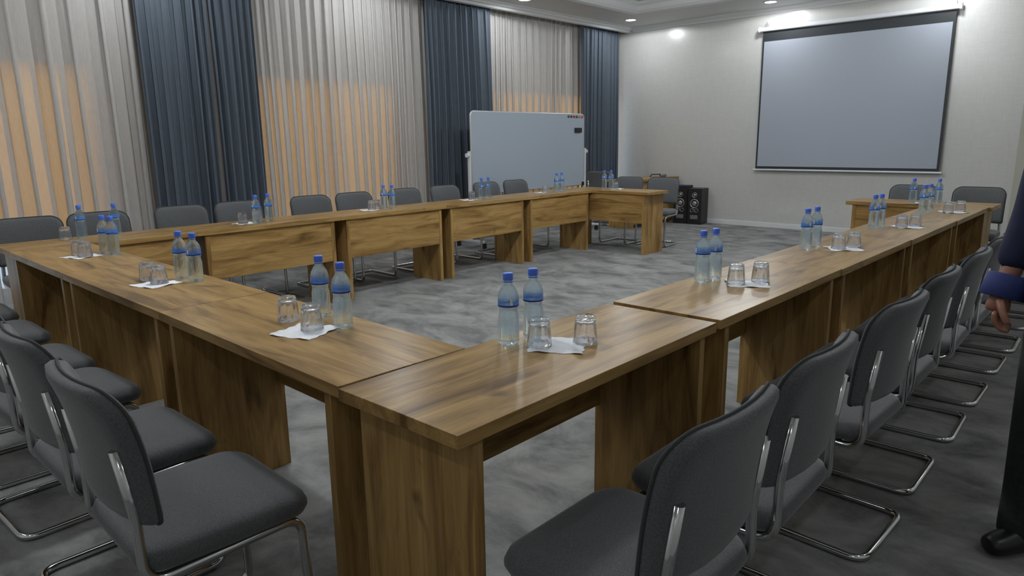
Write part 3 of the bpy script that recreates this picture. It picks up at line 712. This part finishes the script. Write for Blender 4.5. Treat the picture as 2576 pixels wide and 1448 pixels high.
skin('shirt_cuff', [[('c0', (.241, -.005, 1.01), .040), ('c1', (.241, -.018, .955), .042)]], M_CUFF, pe, 1)
tr_ = [[('p', (0, 0, .93), (.155, .11)), ('a', (-.092, 0, .84), .102), ('b', (-.105, -.02, .50), .082), ('c', (-.115, .0, .20), .068), ('c9', (-.117, .008, .060), .070), ('c8', (-.117, .008, .035), .066)], [('p', 0, 0), ('d', (.092, 0, .84), .102), ('e', (.105, .06, .50), .080), ('f', (.115, .20, .20), .068), ('f9', (.116, .225, .11), .070)]]
skin('trousers', tr_, M_TROU, pe)
for dx, dy, dz, ax, ay in ((-.085, .02, 0, -.66, -.75), (.115, .25, .03, -.2, -.98)):
    P_ = lambda q, z_: (dx+ax*q, dy+ay*q, z_+dz)
    skin('shoe', [[('h', P_(-.05, .048), (.042, .046)), ('i', P_(.02, .066), (.044, .060)), ('m', P_(.08, .048), (.048, .046)), ('t', P_(.15, .038), (.048, .037)), ('tt', P_(.185, .032), (.036, .030))]], M_SHOE, pe)
# face and hair
def ball(name, c, r, m, parent):
    b = MB(); n1, n2 = 8, 14; vs = []
    for j in range(n1+1):
        for k in range(n2):
            a, q = pi*j/n1, 2*pi*k/n2; vs.append((c[0]+r[0]*math.sin(a)*math.cos(q), c[1]+r[1]*math.sin(a)*math.sin(q), c[2]+r[2]*math.cos(a)))
    return b.add(vs, [(j*n2+k, j*n2+(k+1) % n2, (j+1)*n2+(k+1) % n2, (j+1)*n2+k) for j in range(n1) for k in range(n2)], True).build(name, m, parent)
M_EYE = simple('eye_white', (.6, .6, .58), .3); M_LIP = simple('lips', (.26, .09, .07), .5)
nz = MB(); nz.add([(0, -.088, 1.665), (-.010, -.088, 1.630), (.010, -.088, 1.630), (0, -.118, 1.618), (-.017, -.088, 1.610), (.017, -.088, 1.610), (0, -.085, 1.604)],
    [(0, 1, 3), (0, 3, 2), (1, 4, 3), (3, 5, 2), (4, 6, 3), (3, 6, 5), (0, 2, 5, 6, 4, 1)], True)
nm = nz.build('nose', M_SKIN, pe); sb_ = nm.modifiers.new('sub', 'SUBSURF'); sb_.levels = sb_.render_levels = 2
for q in (-1, 1):
    e_ = ball('eye', (q*.031, -.086, 1.660), (.013, .008, .008), M_EYE, pe); ball('iris', (q*.031, -.092, 1.660), (.0055, .004, .0055), M_BLACK, e_)
    MB().tube([(q*.016, -.099, 1.678), (q*.032, -.099, 1.683), (q*.048, -.088, 1.677)], .0035, 6).build('eyebrow', M_HAIR, pe)
    ball('ear', (q*.080, .008, 1.645), (.010, .020, .030), M_SKIN, pe)
MB().tube([(-.024, -.083, 1.580), (-.010, -.092, 1.583), (.010, -.092, 1.583), (.024, -.083, 1.580)], .005, 8, flat=.8).build('mouth', M_LIP, pe)
hv = []; hn, hj = 24, 10
for j in range(hj+1):
    for i in range(hn):
        b_ = 2*pi*i/hn; fr = max(0, -math.sin(b_)); side = max(0, math.sin(b_))
        a = j/hj*(1.15+.95*(1-fr)**.7+.15*side)
        hv.append((.086*math.sin(a)*math.cos(b_), .006+.108*math.sin(a)*math.sin(b_), 1.680+.112*math.cos(a)))
MB().add(hv, [(j*hn+i, j*hn+(i+1) % hn, (j+1)*hn+(i+1) % hn, (j+1)*hn+i) for j in range(hj) for i in range(hn)], True).build('hair', M_HAIR, pe)
so = pe.children[-1].modifiers.new('solid', 'SOLIDIFY'); so.thickness = .012; so.offset = 1
for q in (-1, 1):
    MB().add([(q*.012, -.128, 1.34), (q*.072, -.070, 1.47), (q*.060, .035, 1.505), (q*.052, .035, 1.485), (q*.050, -.085, 1.44)], [(0, 1, 4), (1, 2, 3, 4)], False).build('lapel', M_NAVY, pe)
